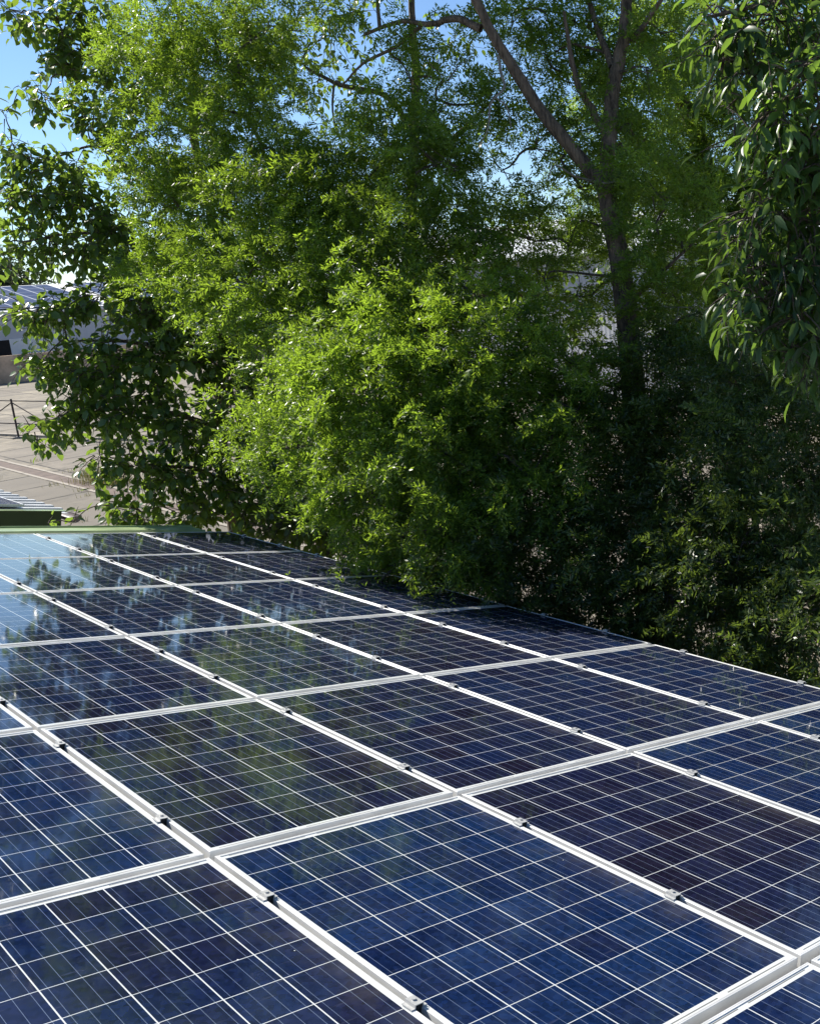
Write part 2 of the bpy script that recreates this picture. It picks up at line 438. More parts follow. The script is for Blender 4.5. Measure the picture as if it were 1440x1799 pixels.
# ------------------------------------------------------------------ sheds
def corrugated(x0, x1, y0, y1, pitch=.42, hgt=.05):
    """ribs run along local x"""
    V = []; Fc = []; n = 0; y = y0; prof = []
    while y < y1:
        prof += [(y, 0), (y + pitch * .60, 0), (y + pitch * .64, hgt), (y + pitch * .94, hgt)]; y += pitch
    prof.append((y1, 0))
    mb = MB(); th = .004
    V = [(x, a, z - t) for t in (0, th) for (a, z) in prof for x in (x0, x1)]
    k = len(prof)
    for t in (0, 1):
        for i in range(k - 1):
            a = t * 2 * k + 2 * i
            Fc.append((a, a + 1, a + 3, a + 2) if t == 0 else (a + 2, a + 3, a + 1, a))
    for i in range(k - 1):
        for e in (0, 1):
            a = 2 * i + e; Fc.append((a, a + 2, a + 2 + 2 * k, a + 2 * k))
    mb.add(V, Fc); return mb

def shed(origin, v0, v1, length, label, trim=True):
    """mono-pitch shed: local frame on the roof plane, x down the slope, y along the eave"""
    root = empty('shed', origin, (0, 0, 0)); tag(root, label, 'shed')
    sl_ = empty('roof_slope'); 
    bpy.data.objects.remove(sl_)
    R = Matrix.Rotation(TILT, 4, 'Y')
    rs = corrugated(v0, v1, -length, 0).build('roof_sheet', M_ROOF, root); rs.matrix_local = R
    # walls below the sheet
    xa, xb = v0 * CT + .25, v1 * CT - .12
    za, zb = -v0 * ST - .25 * math.tan(TILT) - .03, -v1 * ST + .12 * math.tan(TILT) - .03
    zg = -origin[2]
    wl = MB()
    V = [(xa, -length + .08, zg), (xb, -length + .08, zg), (xb, -.08, zg), (xa, -.08, zg), (xa, -length + .08, za), (xb, -length + .08, zb), (xb, -.08, zb), (xa, -.08, za)]
    wl.add(V, [(0, 1, 5, 4), (1, 2, 6, 5), (2, 3, 7, 6), (3, 0, 4, 7)]); wl.build('wall', M_WALLG, root)
    return root, R

sh, R = shed(tuple(on_plane(0, 0, -.112) + np.array([0, 3.46, 0])), -2.2, 4.09, 12.6, 'low shed carrying the solar array, with a green verge trim along its far end')
vt = MB()
vt.box((-2.2, -.035, .004), (3.80, .32, .118)); vt.box((-2.2, .3201, -.16), (3.80, .33, .135)); vt.box((-2.2, -.03, .1181), (3.80, -.018, .126)); o = vt.build('verge_trim', M_GREEN, sh); o.matrix_local = R
def half_gutter(x, z, y0, y1, r=.075):
    mb = MB(); n = 12; a = np.linspace(math.pi, 2 * math.pi, n)
    V = [(x + rr * math.cos(t), y, z + rr * math.sin(t)) for y in (y0, y1) for rr in (r, r - .004) for t in a]
    fs = []
    for k in range(n - 1):
        fs += [(k, k + 1, 2 * n + k + 1, 2 * n + k), (n + k + 1, n + k, 3 * n + k, 3 * n + k + 1)]
    fs += [(0, n, 3 * n, 2 * n), (n - 1, 2 * n - 1, 4 * n - 1, 3 * n - 1)]
    mb.add(V, fs)
    for y in (y0, y1): mb.add([(x + r * math.cos(t), y + dy, z + r * math.sin(t)) for dy in (-.003, .003) for t in a], [tuple(range(n)), tuple(range(2 * n - 1, n - 1, -1))] + [(k, k + 1, n + k + 1, n + k) for k in range(n - 1)] + [(n - 1, 0, n, 2 * n - 1)])
    return mb
half_gutter(4.09 * CT + .05, -4.09 * ST - .05, -12.6, -.02).build('gutter', M_STEEL, sh)

# neighbouring shed beyond the gap
NO = np.array([.27, 24.0, 2.12 + 4.0 * ST])
s2, R = shed(tuple(NO), -4.5, 3.92, 14.75, 'neighbouring shed with dark green fascia and white corrugated roof edge')
fb = MB(); fb.box((-4.5, -14.80, -.20), (3.80, -14.752, .035)); o = fb.build('fascia', M_DKGREEN, s2); o.matrix_local = R
fb = MB(); fb.box((-4.5, -14.82, .036), (3.86, -14.70, .048)); o = fb.build('fascia_cap', M_GREEN, s2); o.matrix_local = R
gx0, gz0 = 3.92 * CT + .06, -3.92 * ST - .06
half_gutter(gx0, gz0, -14.80, -.02, .10).build('gutter', M_GUTTER, s2)
bk = MB(); bk.cyl((gx0, -9.0, gz0 - .09), (gx0, -9.0, -NO[2]), .04); bk.build('downpipe', M_STEEL, s2)
for k in range(5):
    for j in range(2):
        r = proto.copy(); COL.objects.link(r)
        for c in proto.children:
            d = c.copy(); COL.objects.link(d); d.parent = r; d.color = (.6, .6, .6, 1)
        vv = 3.35 - (j + .5) * PITW; yy = -14.62 + (k + .5) * PITL
        r.location = NO + np.array([vv * CT + .12 * ST, yy, -vv * ST + .12 * CT]); r.rotation_euler = (0, TILT, 0)
        tag(r, '%s panel in the %s on the neighbouring shed roof' % (ORD[k], ('lower row', 'upper row')[j]), 'solar panel', 'solar panels on the neighbouring shed')

# ------------------------------------------------------------------ railing fence across the yard
A, B = np.array([12.31, 40.89, 0]), np.array([13.34, 36.45, 0])
fr_ = empty('railing_fence', A); tag(fr_, 'thin rusty iron railing with crossed braces standing across the concrete yard', 'fence')
D = B - A
for k in range(-2, 4):
    p = D * k; q_ = D * (k + 1)
    ps = MB().box((p[0] - .032, p[1] - .032, 0), (p[0] + .032, p[1] + .032, 1.66)).build('post', M_IRON, fr_)
    pf = MB().box((p[0] - .28, p[1] - .16, -.02), (p[0] + .16, p[1] + .16, .06)).build('footing', M_KERB, ps)
    if k < 3:
        e = D / np.linalg.norm(D) * .03
        MB().bar(p + e + [0, 0, 1.58], q_ - e + [0, 0, 1.58], .04, .04).build('top_rail', M_IRON, fr_)
        MB().bar(p + e + [0, 0, .62], q_ - e + [0, 0, .62], .045, .045).build('lower_rail', M_IRON, fr_)
        mid = (p + q_) / 2
        MB().bar(p + e + [0, 0, 1.50], mid + [0, 0, .66], .032, .032).build('brace', M_IRON, fr_)
        MB().bar(q_ - e + [0, 0, 1.50], mid + e + [0, 0, .66], .032, .032).build('brace', M_IRON, fr_)
kb = MB(); kb.bar(A - D * 2 + [.35, 0, .04], A + D * 3 + [.35, 0, .04], .16, .12); o = kb.build('kerb', M_KERB); tag(o, kind='structure')

# ------------------------------------------------------------------ far buildings
def cladding(name, c0, c1, pitch, axis=0):
    s = NT(name); v = s.n('ShaderNodeNewGeometry').outputs['Position']; sp = s.n('ShaderNodeSeparateXYZ'); s.l(v, sp.inputs[0])
    fr = s.math('FRACT', s.math('DIVIDE', sp.outputs[axis], pitch))
    rib = s.math('ABSOLUTE', s.math('SUBTRACT', fr, .5))
    nz = s.noise(s.mapping(v, (.6, .6, .12)), 1.2, 6, .6)
    c = s.mix(s.ramp(nz, .35, .7), c0, c1); s.l(c, s.b.inputs['Base Color']); s.set(Roughness=.55)
    s.bump(s.ramp(rib, .2, .3), .9, .03); return s.m
M_CLAD = cladding('grey_cladding', (.40, .40, .41), (.56, .56, .57), .25, 1)
M_CLADX = cladding('pale_wall_panels', (.46, .47, .50), (.60, .61, .63), 6.0, 0)
M_OLDWALL = simple('weathered_block_wall', (.62, .44, .30), .95, 0, .35, .9, .5)
M_WHITE = simple('white_coping', (.72, .72, .70), .6, 0, .06, 2)

WY = 79.2
yw = MB(); yw.box((-10, WY, 0), (70, WY + .25, 2.0))
yd = yw.build('boundary_wall', M_OLDWALL); tag(yd, 'low weathered brown boundary wall in front of the long solar-roofed hall', 'wall')
hall = empty('industrial_hall', (0, WY + 5, 0)); tag(hall, 'long grey industrial hall with a solar covered roof at the far end of the yard', 'building')
EZ, RZ, DP = 5.15, 7.35, 14.0
hb = MB(); V = [(-10, 0, 0), (75, 0, 0), (75, DP, 0), (-10, DP, 0), (-10, 0, EZ), (75, 0, EZ), (75, DP, RZ - .5), (-10, DP, RZ - .5)]
hb.add(V, [(0, 1, 5, 4), (1, 2, 6, 5), (2, 3, 7, 6), (3, 0, 4, 7)]); hb.build('wall', M_CLADX, hall)
rf = MB(); rf.add([(-10.6, -.5, EZ), (75.6, -.5, EZ), (75.6, DP, RZ), (-10.6, DP, RZ), (-10.6, -.5, EZ - .25), (75.6, -.5, EZ - .25), (75.6, DP, RZ - .25), (-10.6, DP, RZ - .25)],
                  [(0, 1, 2, 3), (7, 6, 5, 4), (0, 4, 5, 1), (1, 5, 6, 2), (2, 6, 7, 3), (3, 7, 4, 0)]); rf.build('roof', M_WHITE, hall)
dr = MB(); dr.box((16.0, -.06, 0), (24.9, -.004, 3.0)); dr.build('doorway', M_DARK, hall)
lp = MB(); lp.box((24.9, -.08, 0), (29.1, -.003, 3.05)); lp.build('door_panel', M_WHITE, hall)
rl = math.atan2(RZ - EZ, DP + .5)
sa = NT('far_solar_cells'); v_ = sa.obj(); sp_ = sa.n('ShaderNodeSeparateXYZ'); sa.l(v_, sp_.inputs[0])
e1 = sa.math('MAXIMUM', sa.math('LESS_THAN', sa.math('FRACT', sa.math('DIVIDE', sp_.outputs[0], 1.3)), .085), sa.math('MULTIPLY', sa.math('LESS_THAN', sa.math('FRACT', sa.math('DIVIDE', sp_.outputs[1], 2.1)), .05), .5))
sa.l(sa.mix(e1, (.020, .030, .085), (.5, .52, .54)), sa.b.inputs['Base Color']); sa.set(Roughness=.38); sa.b.inputs['Specular IOR Level'].default_value = .12; M_FARPV = sa.m
pm = None
for k in range(6):
    if pm is None:
        b = MB(); b.box((0, 0, 0), (7.8, 12.6, .05)); r = b.build('solar_array', M_FARPV, hall); pm = r
    else:
        r = pm.copy(); COL.objects.link(r); r.parent = hall
    r.location = (15.2 + k * 9.4, .8 * math.cos(rl) - .5, EZ + .8 * math.sin(rl) + .09); r.rotation_euler = (rl, 0, 0)

wh = empty('warehouse', (30, 8, 0)); tag(wh, 'pale grey corrugated warehouse seen in glimpses behind the trees', 'building')
wb = MB(); V = [(0, -14, 0), (0, 40, 0), (22, 40, 0), (22, -14, 0), (0, -14, 6.2), (0, 40, 6.2), (22, 40, 6.2), (22, -14, 6.2), (11, -14, 8.4), (11, 40, 8.4)]
wb.add(V, [(1, 0, 4, 5), (3, 2, 6, 7), (0, 3, 7, 8, 4), (2, 1, 5, 9, 6)]); wb.build('wall', M_CLAD, wh)
wr = MB(); wr.add([(-.4, -14.4, 6.14), (-.4, 40.4, 6.14), (11, 40.4, 8.46), (11, -14.4, 8.46), (22.4, 40.4, 6.14), (22.4, -14.4, 6.14), (-.4, -14.4, 6.02), (-.4, 40.4, 6.02)],
                  [(3, 2, 1, 0), (5, 4, 2, 3), (0, 1, 7, 6)]); wr.build('roof', M_ROOF, wh)

# ------------------------------------------------------------------ foliage
def basis(d, roll):
    """rows of frames (n,3,3): x along d, rolled about it"""
    d = d / np.linalg.norm(d, axis=1)[:, None]
    ref = np.tile([0, 0, 1.0], (len(d), 1)); bad = np.abs(d[:, 2]) > .97; ref[bad] = [1, 0, 0]
    y = np.cross(ref, d); y /= np.linalg.norm(y, axis=1)[:, None]; z = np.cross(d, y)
    c, s = np.cos(roll)[:, None], np.sin(roll)[:, None]
    y2, z2 = c * y + s * z, -s * y + c * z
    return np.stack([d, y2, z2], 1)

def inst(protoV, pos, B, sc):
    """(k,3) template placed at (n,3) -> (n*k,3)"""
    return (np.einsum('ki,nij->nkj', protoV, B) * sc[:, None, None] + pos[:, None, :]).reshape(-1, 3)

def feather_twig(rg):
    """template twig: drooping stem carrying pinnate fronds; one quad per leaflet"""
    q = []
    L = .42; ns = 11
    for k in range(ns):
        t = (k + .6) / ns; p = np.array([L * t, 0, -.10 * t * t * L / .42])
        az = (1 if k % 2 else -1) * rg.uniform(.5, 1.1) + rg.normal(0, .15); el = rg.normal(.1, .45)
        fd = np.array([math.cos(az) * math.cos(el), math.sin(az) * math.cos(el), math.sin(el)])
        side = np.cross(fd, rg.normal(0, 1, 3) * .5 + [0, 0, 1]); side /= np.linalg.norm(side); up = np.cross(side, fd)
        fl = rg.uniform(.15, .22); n = 7
        for i in range(n):
            s = (i + .5) / n
            b = p + fd * fl * s + np.array([0, 0, -.35]) * fl * s * s
            for sg in (-1, 1):
                ll = rg.uniform(.050, .084) * (1 - .15 * s); wv = rg.uniform(.0075, .0115)
                d = fd * .62 + side * sg * .8 + up * rg.normal(.05, .42) + rg.normal(0, .18, 3) + np.array([0, 0, -.2]); d /= np.linalg.norm(d)
                nrm = up + rg.normal(0, .6, 3); wd = np.cross(d, nrm); wd /= np.linalg.norm(wd) + 1e-9
                m_ = b + d * ll * .45
                q.append([b, m_ + wd * wv, b + d * ll, m_ - wd * wv])
    return np.array(q).reshape(-1, 3)

FT = [feather_twig(np.random.default_rng(50 + k)) for k in range(7)]

LEAFV = np.array([(0, 0, 0), (.30, .30, .05), (.30, 0, -.01), (.30, -.30, .05), (.68, .25, .02), (.68, 0, -.05), (.68, -.25, .02), (1, 0, -.16)])
LEAFQ = np.array([(2, 5, 4, 1), (3, 6, 5, 2)]); LEAFT = np.array([(0, 2, 1), (0, 3, 2), (5, 7, 4), (6, 7, 5)])

def roof_clear(P):
    """points that do not dip into the panels / shed"""
    pz = 3.5 - P[..., 0] * math.tan(TILT)
    return ~((P[..., 0] < 4.16) & (P[..., 2] < pz + .02) & (P[..., 1] < 3.62))

def feather_crown(name, clumps, parent, mat, per=1.0, seed=1, scale=1.0):
    rg = np.random.default_rng(seed); Vs = []; Ts = []
    for (c, r, cnt, tn) in clumps:
        n = int(cnt * per * 1.22)
        d = rg.normal(0, 1, (n, 3)); d /= np.linalg.norm(d, axis=1)[:, None]
        rad = r * 1.14 * rg.uniform(.02, 1, n) ** .6
        pos = c + d * rad[:, None] * np.array([1, 1, .85])
        dr_ = d * .8 + rg.normal(0, .6, (n, 3)) + np.array([0, 0, -.3])
        B = basis(dr_, rg.uniform(-.8, .8, n)); sc = rg.uniform(.70, 1.05, n) * scale * .92
        which = rg.integers(0, len(FT), n)
        for k in range(len(FT)):
            mk = which == k
            if not mk.any(): continue
            v = inst(FT[k], pos[mk], B[mk], sc[mk]).reshape(-1, 4, 3)
            tw = np.clip(tn + rg.normal(0, .16, mk.sum()), 0, 1); nl = len(FT[k]) // 4
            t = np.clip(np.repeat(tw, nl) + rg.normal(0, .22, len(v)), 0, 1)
            ok = roof_clear(v).all(1) & (v[:, :, 2] > .02).all(1)
            Vs.append(v[ok]); Ts.append(t[ok])
    V = np.concatenate(Vs).reshape(-1, 3); n = len(V) // 4
    return big_mesh(name, V, [np.arange(4 * n).reshape(-1, 4)], mat, parent, np.concatenate(Ts))

def broad_crown(name, clumps, parent, mat, bark, lsize, seed, per=1.0, droop=.5, aspect=1.0, step=.045):
    rg = np.random.default_rng(seed); pos = []; dirs = []; sizes = []; tint = []; TV = []; TF = []; tn_ = 0
    for (c, r, cnt, tn) in clumps:
        for _ in range(int(cnt * per)):
            d = rg.normal(0, 1, 3); d /= np.linalg.norm(d)
            b = c + d * r * rg.uniform(0, .65); d = d * .8 + rg.normal(0, .45, 3) + np.array([0, 0, -.15]); d /= np.linalg.norm(d)
            L = r * rg.uniform(.45, .8) + .08; n = max(3, int(L / step))
            t = np.linspace(0, 1, 5)[:, None]; P = b + d * L * t + np.array([0, 0, -1]) * L * .3 * droop * t * t
            if not roof_clear(P).all(): continue
            v, f = tube(P, np.linspace(.006, .0018, 5) * (lsize / .12), 4); TV.append(v); TF.append(f + tn_); tn_ += len(v)
            base_t = np.clip(tn + rg.normal(0, .15), 0, 1)
            for k in range(n):
                s = (k + .7) / n; p = b + d * L * s + np.array([0, 0, -1]) * L * .3 * droop * s * s
                a = k * 2.4 + rg.uniform(-.5, .5); y = np.cross(d, [0.1, 0.05, 1]); y /= np.linalg.norm(y); z = np.cross(d, y)
                ld = d * rg.uniform(.3, .8) + (y * math.cos(a) + z * math.sin(a)) + np.array([0, 0, -droop * rg.uniform(.5, 1.5)]) + rg.normal(0, .2, 3)
                ld /= np.linalg.norm(ld)
                pos.append(p + ld * lsize * .22); dirs.append(ld); sizes.append(lsize * rg.uniform(.6, 1.12)); tint.append(np.clip(base_t + rg.normal(0, .15), 0, 1))
    pos = np.array(pos); dirs = np.array(dirs); sizes = np.array(sizes); tint = np.array(tint)
    B = basis(dirs, rg.normal(0, .55, len(pos)))
    V = inst(LEAFV * np.array([1, aspect, 1]), pos, B, sizes).reshape(-1, 8, 3)
    V[:, :, 2] -= 0
    ok = roof_clear(V).all(1) & (V[:, :, 2] > .02).all(1); V = V[ok]; tint = tint[ok]
    n = len(V); off = np.arange(n)[:, None, None] * 8
    Q = (LEAFQ[None] + off).reshape(-1, 4); T3 = (LEAFT[None] + off).reshape(-1, 3)
    tw = np.concatenate(TF) + 8 * n; nt = len(tw)
    return big_mesh(name, np.concatenate([V.reshape(-1, 3)] + TV), [Q, T3, tw], mat, parent,
                    np.concatenate([np.repeat(tint, 2), np.repeat(tint, 4), np.zeros(nt)]), mats=[mat, bark],
                    midx=np.concatenate([np.zeros(6 * n), np.ones(nt)]))

def limb(ctrl, radii, n=24, sides=9, wob=.012, seed=0):
    """ctrl world points, radii at controls -> polyline + radii"""
    P = spline(ctrl, n); R_ = np.interp(np.linspace(0, 1, n), np.linspace(0, 1, len(radii)), radii)
    rg = np.random.default_rng(seed); P = P + rg.normal(0, wob, P.shape) * np.where(R_[:, None] > .04, .25, np.minimum(1, R_[:, None] * 12))
    return P, R_
def limb_px(rows, n=24, seed=0, **k):
    return limb([at(a, b, c) for (a, b, c, d) in rows], [d for (a, b, c, d) in rows], n, seed=seed, **k)

def wood(name, limbs, mat, parent, sides=10, knob=.12, seed=3, fine=None, finemat=None):
    """trunk and limbs; thin branches (fine) join the same mesh with the twig bark"""
    Vs = []; Fs = []; n = 0; rg = np.random.default_rng(seed); mi = []
    for g_, grp in enumerate((limbs, fine or [])):
        for (P, R_) in grp:
            sd_ = sides if R_.max() > .04 else 6
            v, f = tube(P, R_, sd_)
            ctr = np.repeat(P, sd_, 0); v = ctr + (v - ctr) * (1 + rg.normal(0, knob, (len(v), 1)) * (np.repeat(R_, sd_)[:, None] > .03))
            Vs.append(v); Fs.append(f + n); n += len(v); mi.append(np.full(len(f), g_))
    return big_mesh(name, np.concatenate(Vs), [np.concatenate(Fs)], mat, parent, smooth=True, mats=[mat, finemat or mat], midx=np.concatenate(mi))

def feeders(clumps, skel, r0=.022, seed=5, extra=5):
    """branches grown outwards: each clump is fed from the nearest wood grown so far, then forks inside it"""
    rg = np.random.default_rng(seed); out = []; P = np.concatenate([p for p, _ in skel]); P = P[P[:, 2] > .5]
    todo = sorted(clumps, key=lambda t: np.min(np.linalg.norm(P - t[0], axis=1)))
    for (c, r, cnt, tn) in todo:
        dd = np.linalg.norm(P - c, axis=1) + .9 * np.maximum(0, P[:, 2] - c[2]) + .25 * np.maximum(0, c[2] - P[:, 2] - 1.2)
        a = P[np.argmin(dd)]; L = np.linalg.norm(c - a)
        m1 = a + (c - a) * .33 + np.array([0, 0, .10 * L]) + rg.normal(0, .07 * L + .01, 3)
        m2 = a + (c - a) * .68 + np.array([0, 0, .07 * L]) + rg.normal(0, .07 * L + .01, 3)
        b = limb([a, m1, m2, c], [r0 * (.9 + .2 * L), r0 * .8, r0 * .6, r0 * .4], 12, seed=int(rg.integers(1e6)), wob=.02)
        out.append(b); P = np.vstack([P, b[0][3:]])
        for _ in range(extra):
            d = rg.normal(0, 1, 3); d /= np.linalg.norm(d); e = c + d * r * .8; s = c + rg.normal(0, .02, 3)
            out.append(limb([s, (s + e) / 2 + rg.normal(0, .08 * r, 3), e], [r0 * .4, r0 * .25, r0 * .12], 6, seed=int(rg.integers(1e6)), wob=.01))
    return out

def C_(lst, cnt, tn=.5):
    """(px, py, depth, radius_m[, count factor[, tint]]) -> world clumps"""
    out = []
    for t in lst:
        px, py, d, r = t[:4]; f = t[4] if len(t) > 4 else 1.0; ti = t[5] if len(t) > 5 else tn
        out.append((at(px, py, d), r, max(3, int(cnt * f * 1.55 * (r / .6) ** 2)), ti))
    return out

# ---- the main feathery tree with the forked trunk
base = at(1135, 930, 10.0); base[2] = 0
tr = empty('feathery_tree', base); tag(tr, 'tall fine-leaved feathery tree with forked dark trunk overhanging the solar roof', 'tree')
def local(pw, o): return [(p - np.array(o.location), r) for p, r in pw]
trunk = [limb([base, at(1128, 900, 10), at(1108, 640, 10), at(1092, 480, 10), at(1076, 400, 10), at(1062, 325, 10)], [.155, .132, .112, .102, .094, .086], 40, seed=1)]
trunk += [limb_px([(1062, 330, 10, 0.074), (1005, 262, 9.9, 0.064), (950, 195, 9.8, 0.061), (905, 125, 9.7, 0.053), (868, 65, 9.6, 0.048), (832, -10, 9.5, 0.042), (800, -90, 9.4, 0.031)], 34, 2),
          limb_px([(1062, 335, 10, 0.077), (1070, 235, 10.05, 0.074), (1078, 150, 10.1, 0.068), (1096, 60, 10.1, 0.062), (1104, -60, 10.1, 0.047)], 30, 3),
          limb_px([(1066, 240, 10.03, 0.042), (1040, 195, 10.0, 0.039), (1016, 150, 9.9, 0.031), (1002, 95, 9.8, 0.023), (990, 20, 9.7, 0.016)], 20, 4),
          limb_px([(1075, 118, 10.1, 0.039), (1058, 70, 10.2, 0.035), (1040, 20, 10.3, 0.031), (1025, -40, 10.4, 0.023)], 14, 5),
          limb_px([(1112, 70, 10.1, 0.035), (1140, 30, 10.0, 0.025), (1172, -15, 9.9, 0.018)], 10, 6),
          limb_px([(845, 50, 9.6, 0.039), (800, 32, 9.7, 0.033), (755, 42, 9.9, 0.027), (705, 38, 10.1, 0.022), (640, 60, 10.4, 0.016)], 20, 7),
          limb_px([(740, 45, 10.0, 0.019), (690, 85, 10.2, 0.017), (640, 110, 10.4, 0.014), (600, 150, 10.6, 0.010)], 14, 8),
          limb_px([(1100, 560, 10, 0.027), (1120, 520, 9.8, 0.023), (1160, 480, 9.6, 0.017), (1215, 430, 9.4, 0.011)], 14, 9)]
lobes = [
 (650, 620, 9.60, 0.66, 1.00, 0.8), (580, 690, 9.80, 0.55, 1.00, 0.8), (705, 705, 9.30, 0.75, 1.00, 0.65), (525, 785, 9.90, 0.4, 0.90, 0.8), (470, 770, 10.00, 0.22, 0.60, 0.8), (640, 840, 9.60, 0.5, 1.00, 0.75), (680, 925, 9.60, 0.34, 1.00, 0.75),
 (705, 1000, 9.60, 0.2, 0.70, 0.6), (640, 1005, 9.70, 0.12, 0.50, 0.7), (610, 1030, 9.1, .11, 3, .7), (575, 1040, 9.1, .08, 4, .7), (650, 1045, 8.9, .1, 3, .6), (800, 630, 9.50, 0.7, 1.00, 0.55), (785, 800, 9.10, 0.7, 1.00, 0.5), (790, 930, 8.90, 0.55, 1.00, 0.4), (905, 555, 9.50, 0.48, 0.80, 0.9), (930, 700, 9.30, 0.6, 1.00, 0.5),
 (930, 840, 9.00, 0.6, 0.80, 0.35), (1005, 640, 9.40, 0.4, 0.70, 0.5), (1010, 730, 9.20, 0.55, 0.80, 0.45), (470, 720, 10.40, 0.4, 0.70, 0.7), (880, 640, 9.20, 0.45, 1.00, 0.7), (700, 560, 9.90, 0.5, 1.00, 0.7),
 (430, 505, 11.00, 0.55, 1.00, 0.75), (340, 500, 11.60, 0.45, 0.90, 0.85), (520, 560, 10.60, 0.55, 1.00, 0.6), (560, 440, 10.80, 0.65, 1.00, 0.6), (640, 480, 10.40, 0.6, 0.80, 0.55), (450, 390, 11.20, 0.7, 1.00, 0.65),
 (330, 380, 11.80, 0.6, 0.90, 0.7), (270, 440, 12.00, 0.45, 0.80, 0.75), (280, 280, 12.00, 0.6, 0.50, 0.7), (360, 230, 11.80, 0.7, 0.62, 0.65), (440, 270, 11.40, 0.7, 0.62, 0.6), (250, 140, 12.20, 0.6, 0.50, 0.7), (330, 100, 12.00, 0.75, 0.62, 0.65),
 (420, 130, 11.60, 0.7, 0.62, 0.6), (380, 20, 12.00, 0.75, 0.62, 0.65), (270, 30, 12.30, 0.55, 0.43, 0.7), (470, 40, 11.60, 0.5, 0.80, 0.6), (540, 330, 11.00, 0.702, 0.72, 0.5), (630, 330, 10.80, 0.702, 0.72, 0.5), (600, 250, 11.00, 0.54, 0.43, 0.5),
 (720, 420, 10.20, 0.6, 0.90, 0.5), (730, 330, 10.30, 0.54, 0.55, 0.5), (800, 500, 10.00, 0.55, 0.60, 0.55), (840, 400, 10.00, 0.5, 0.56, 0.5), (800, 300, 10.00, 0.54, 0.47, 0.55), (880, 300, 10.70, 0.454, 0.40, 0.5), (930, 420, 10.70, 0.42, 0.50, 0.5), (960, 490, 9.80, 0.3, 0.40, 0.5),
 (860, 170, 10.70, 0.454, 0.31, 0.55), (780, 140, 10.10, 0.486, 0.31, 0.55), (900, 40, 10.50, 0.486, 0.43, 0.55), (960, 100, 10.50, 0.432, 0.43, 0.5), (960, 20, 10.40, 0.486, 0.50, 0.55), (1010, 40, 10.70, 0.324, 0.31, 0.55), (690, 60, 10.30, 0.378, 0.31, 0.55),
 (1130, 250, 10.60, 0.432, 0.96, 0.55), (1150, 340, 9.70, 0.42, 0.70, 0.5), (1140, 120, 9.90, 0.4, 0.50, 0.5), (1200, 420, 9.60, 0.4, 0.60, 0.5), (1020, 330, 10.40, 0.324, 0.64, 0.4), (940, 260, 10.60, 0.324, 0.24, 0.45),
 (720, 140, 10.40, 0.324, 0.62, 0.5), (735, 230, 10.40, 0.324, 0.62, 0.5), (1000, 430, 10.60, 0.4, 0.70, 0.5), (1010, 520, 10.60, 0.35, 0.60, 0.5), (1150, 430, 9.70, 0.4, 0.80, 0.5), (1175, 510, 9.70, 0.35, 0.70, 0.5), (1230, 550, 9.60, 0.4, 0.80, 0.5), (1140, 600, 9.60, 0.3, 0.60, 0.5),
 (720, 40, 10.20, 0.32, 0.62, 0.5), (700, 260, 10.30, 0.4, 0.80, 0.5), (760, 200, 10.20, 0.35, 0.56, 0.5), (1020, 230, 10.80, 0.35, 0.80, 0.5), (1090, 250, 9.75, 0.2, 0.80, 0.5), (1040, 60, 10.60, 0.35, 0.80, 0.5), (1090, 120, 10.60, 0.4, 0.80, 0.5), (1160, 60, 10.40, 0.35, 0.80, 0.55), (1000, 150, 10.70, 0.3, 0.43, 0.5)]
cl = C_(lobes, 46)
cr = np.random.default_rng(404)          # unseen upper crown, added above the view to shade the shrubs below
for k in range(36):
    c = np.array([cr.uniform(3.6, 6.8) if k < 27 else cr.uniform(5.8, 7.6), cr.uniform(1.0, 4.8) if k < 27 else cr.uniform(-3.5, 1.0), cr.uniform(9.4, 11.0)])
    r = cr.uniform(.6, .9)
    cl.append((c, r, 42, .6))
fd = feeders(cl, trunk, .016, 5, 4)
W = wood('trunk', trunk, M_BARK, tr, 14, .025, fine=fd, finemat=M_TWIG); W.location = -Vector(base)
dead = [limb_px([(875, 98, 9.5, .014), (880, 130, 9.45, .013), (886, 155, 9.4, .011), (862, 180, 9.35, .009), (857, 225, 9.3, .006), (842, 255, 9.3, .003)], 14, 21),
        limb_px([(872, 172, 9.4, .008), (890, 188, 9.4, .006), (898, 225, 9.4, .004)], 8, 22),
        limb_px([(1062, 322, 9.9, .012), (1010, 310, 9.6, .010), (975, 290, 9.4, .006), (960, 320, 9.3, .003)], 10, 23),
        limb_px([(1055, 322, 9.85, .012), (1085, 320, 9.7, .009), (1105, 322, 9.6, .004)], 8, 24),
        limb_px([(1160, 600, 9.6, .010), (1185, 565, 9.5, .009), (1192, 540, 9.45, .005)], 8, 25),
        limb_px([(1110, 545, 9.9, .012), (1160, 540, 9.6, .008), (1215, 540, 9.4, .004)], 8, 26)]
for db in dead:
    W = wood('dead_branch', [db], M_DEAD, tr); W.location = -Vector(base)
W = feather_crown('crown', cl, tr, M_FEATHER, 1.0, 7); W.location = -Vector(base)

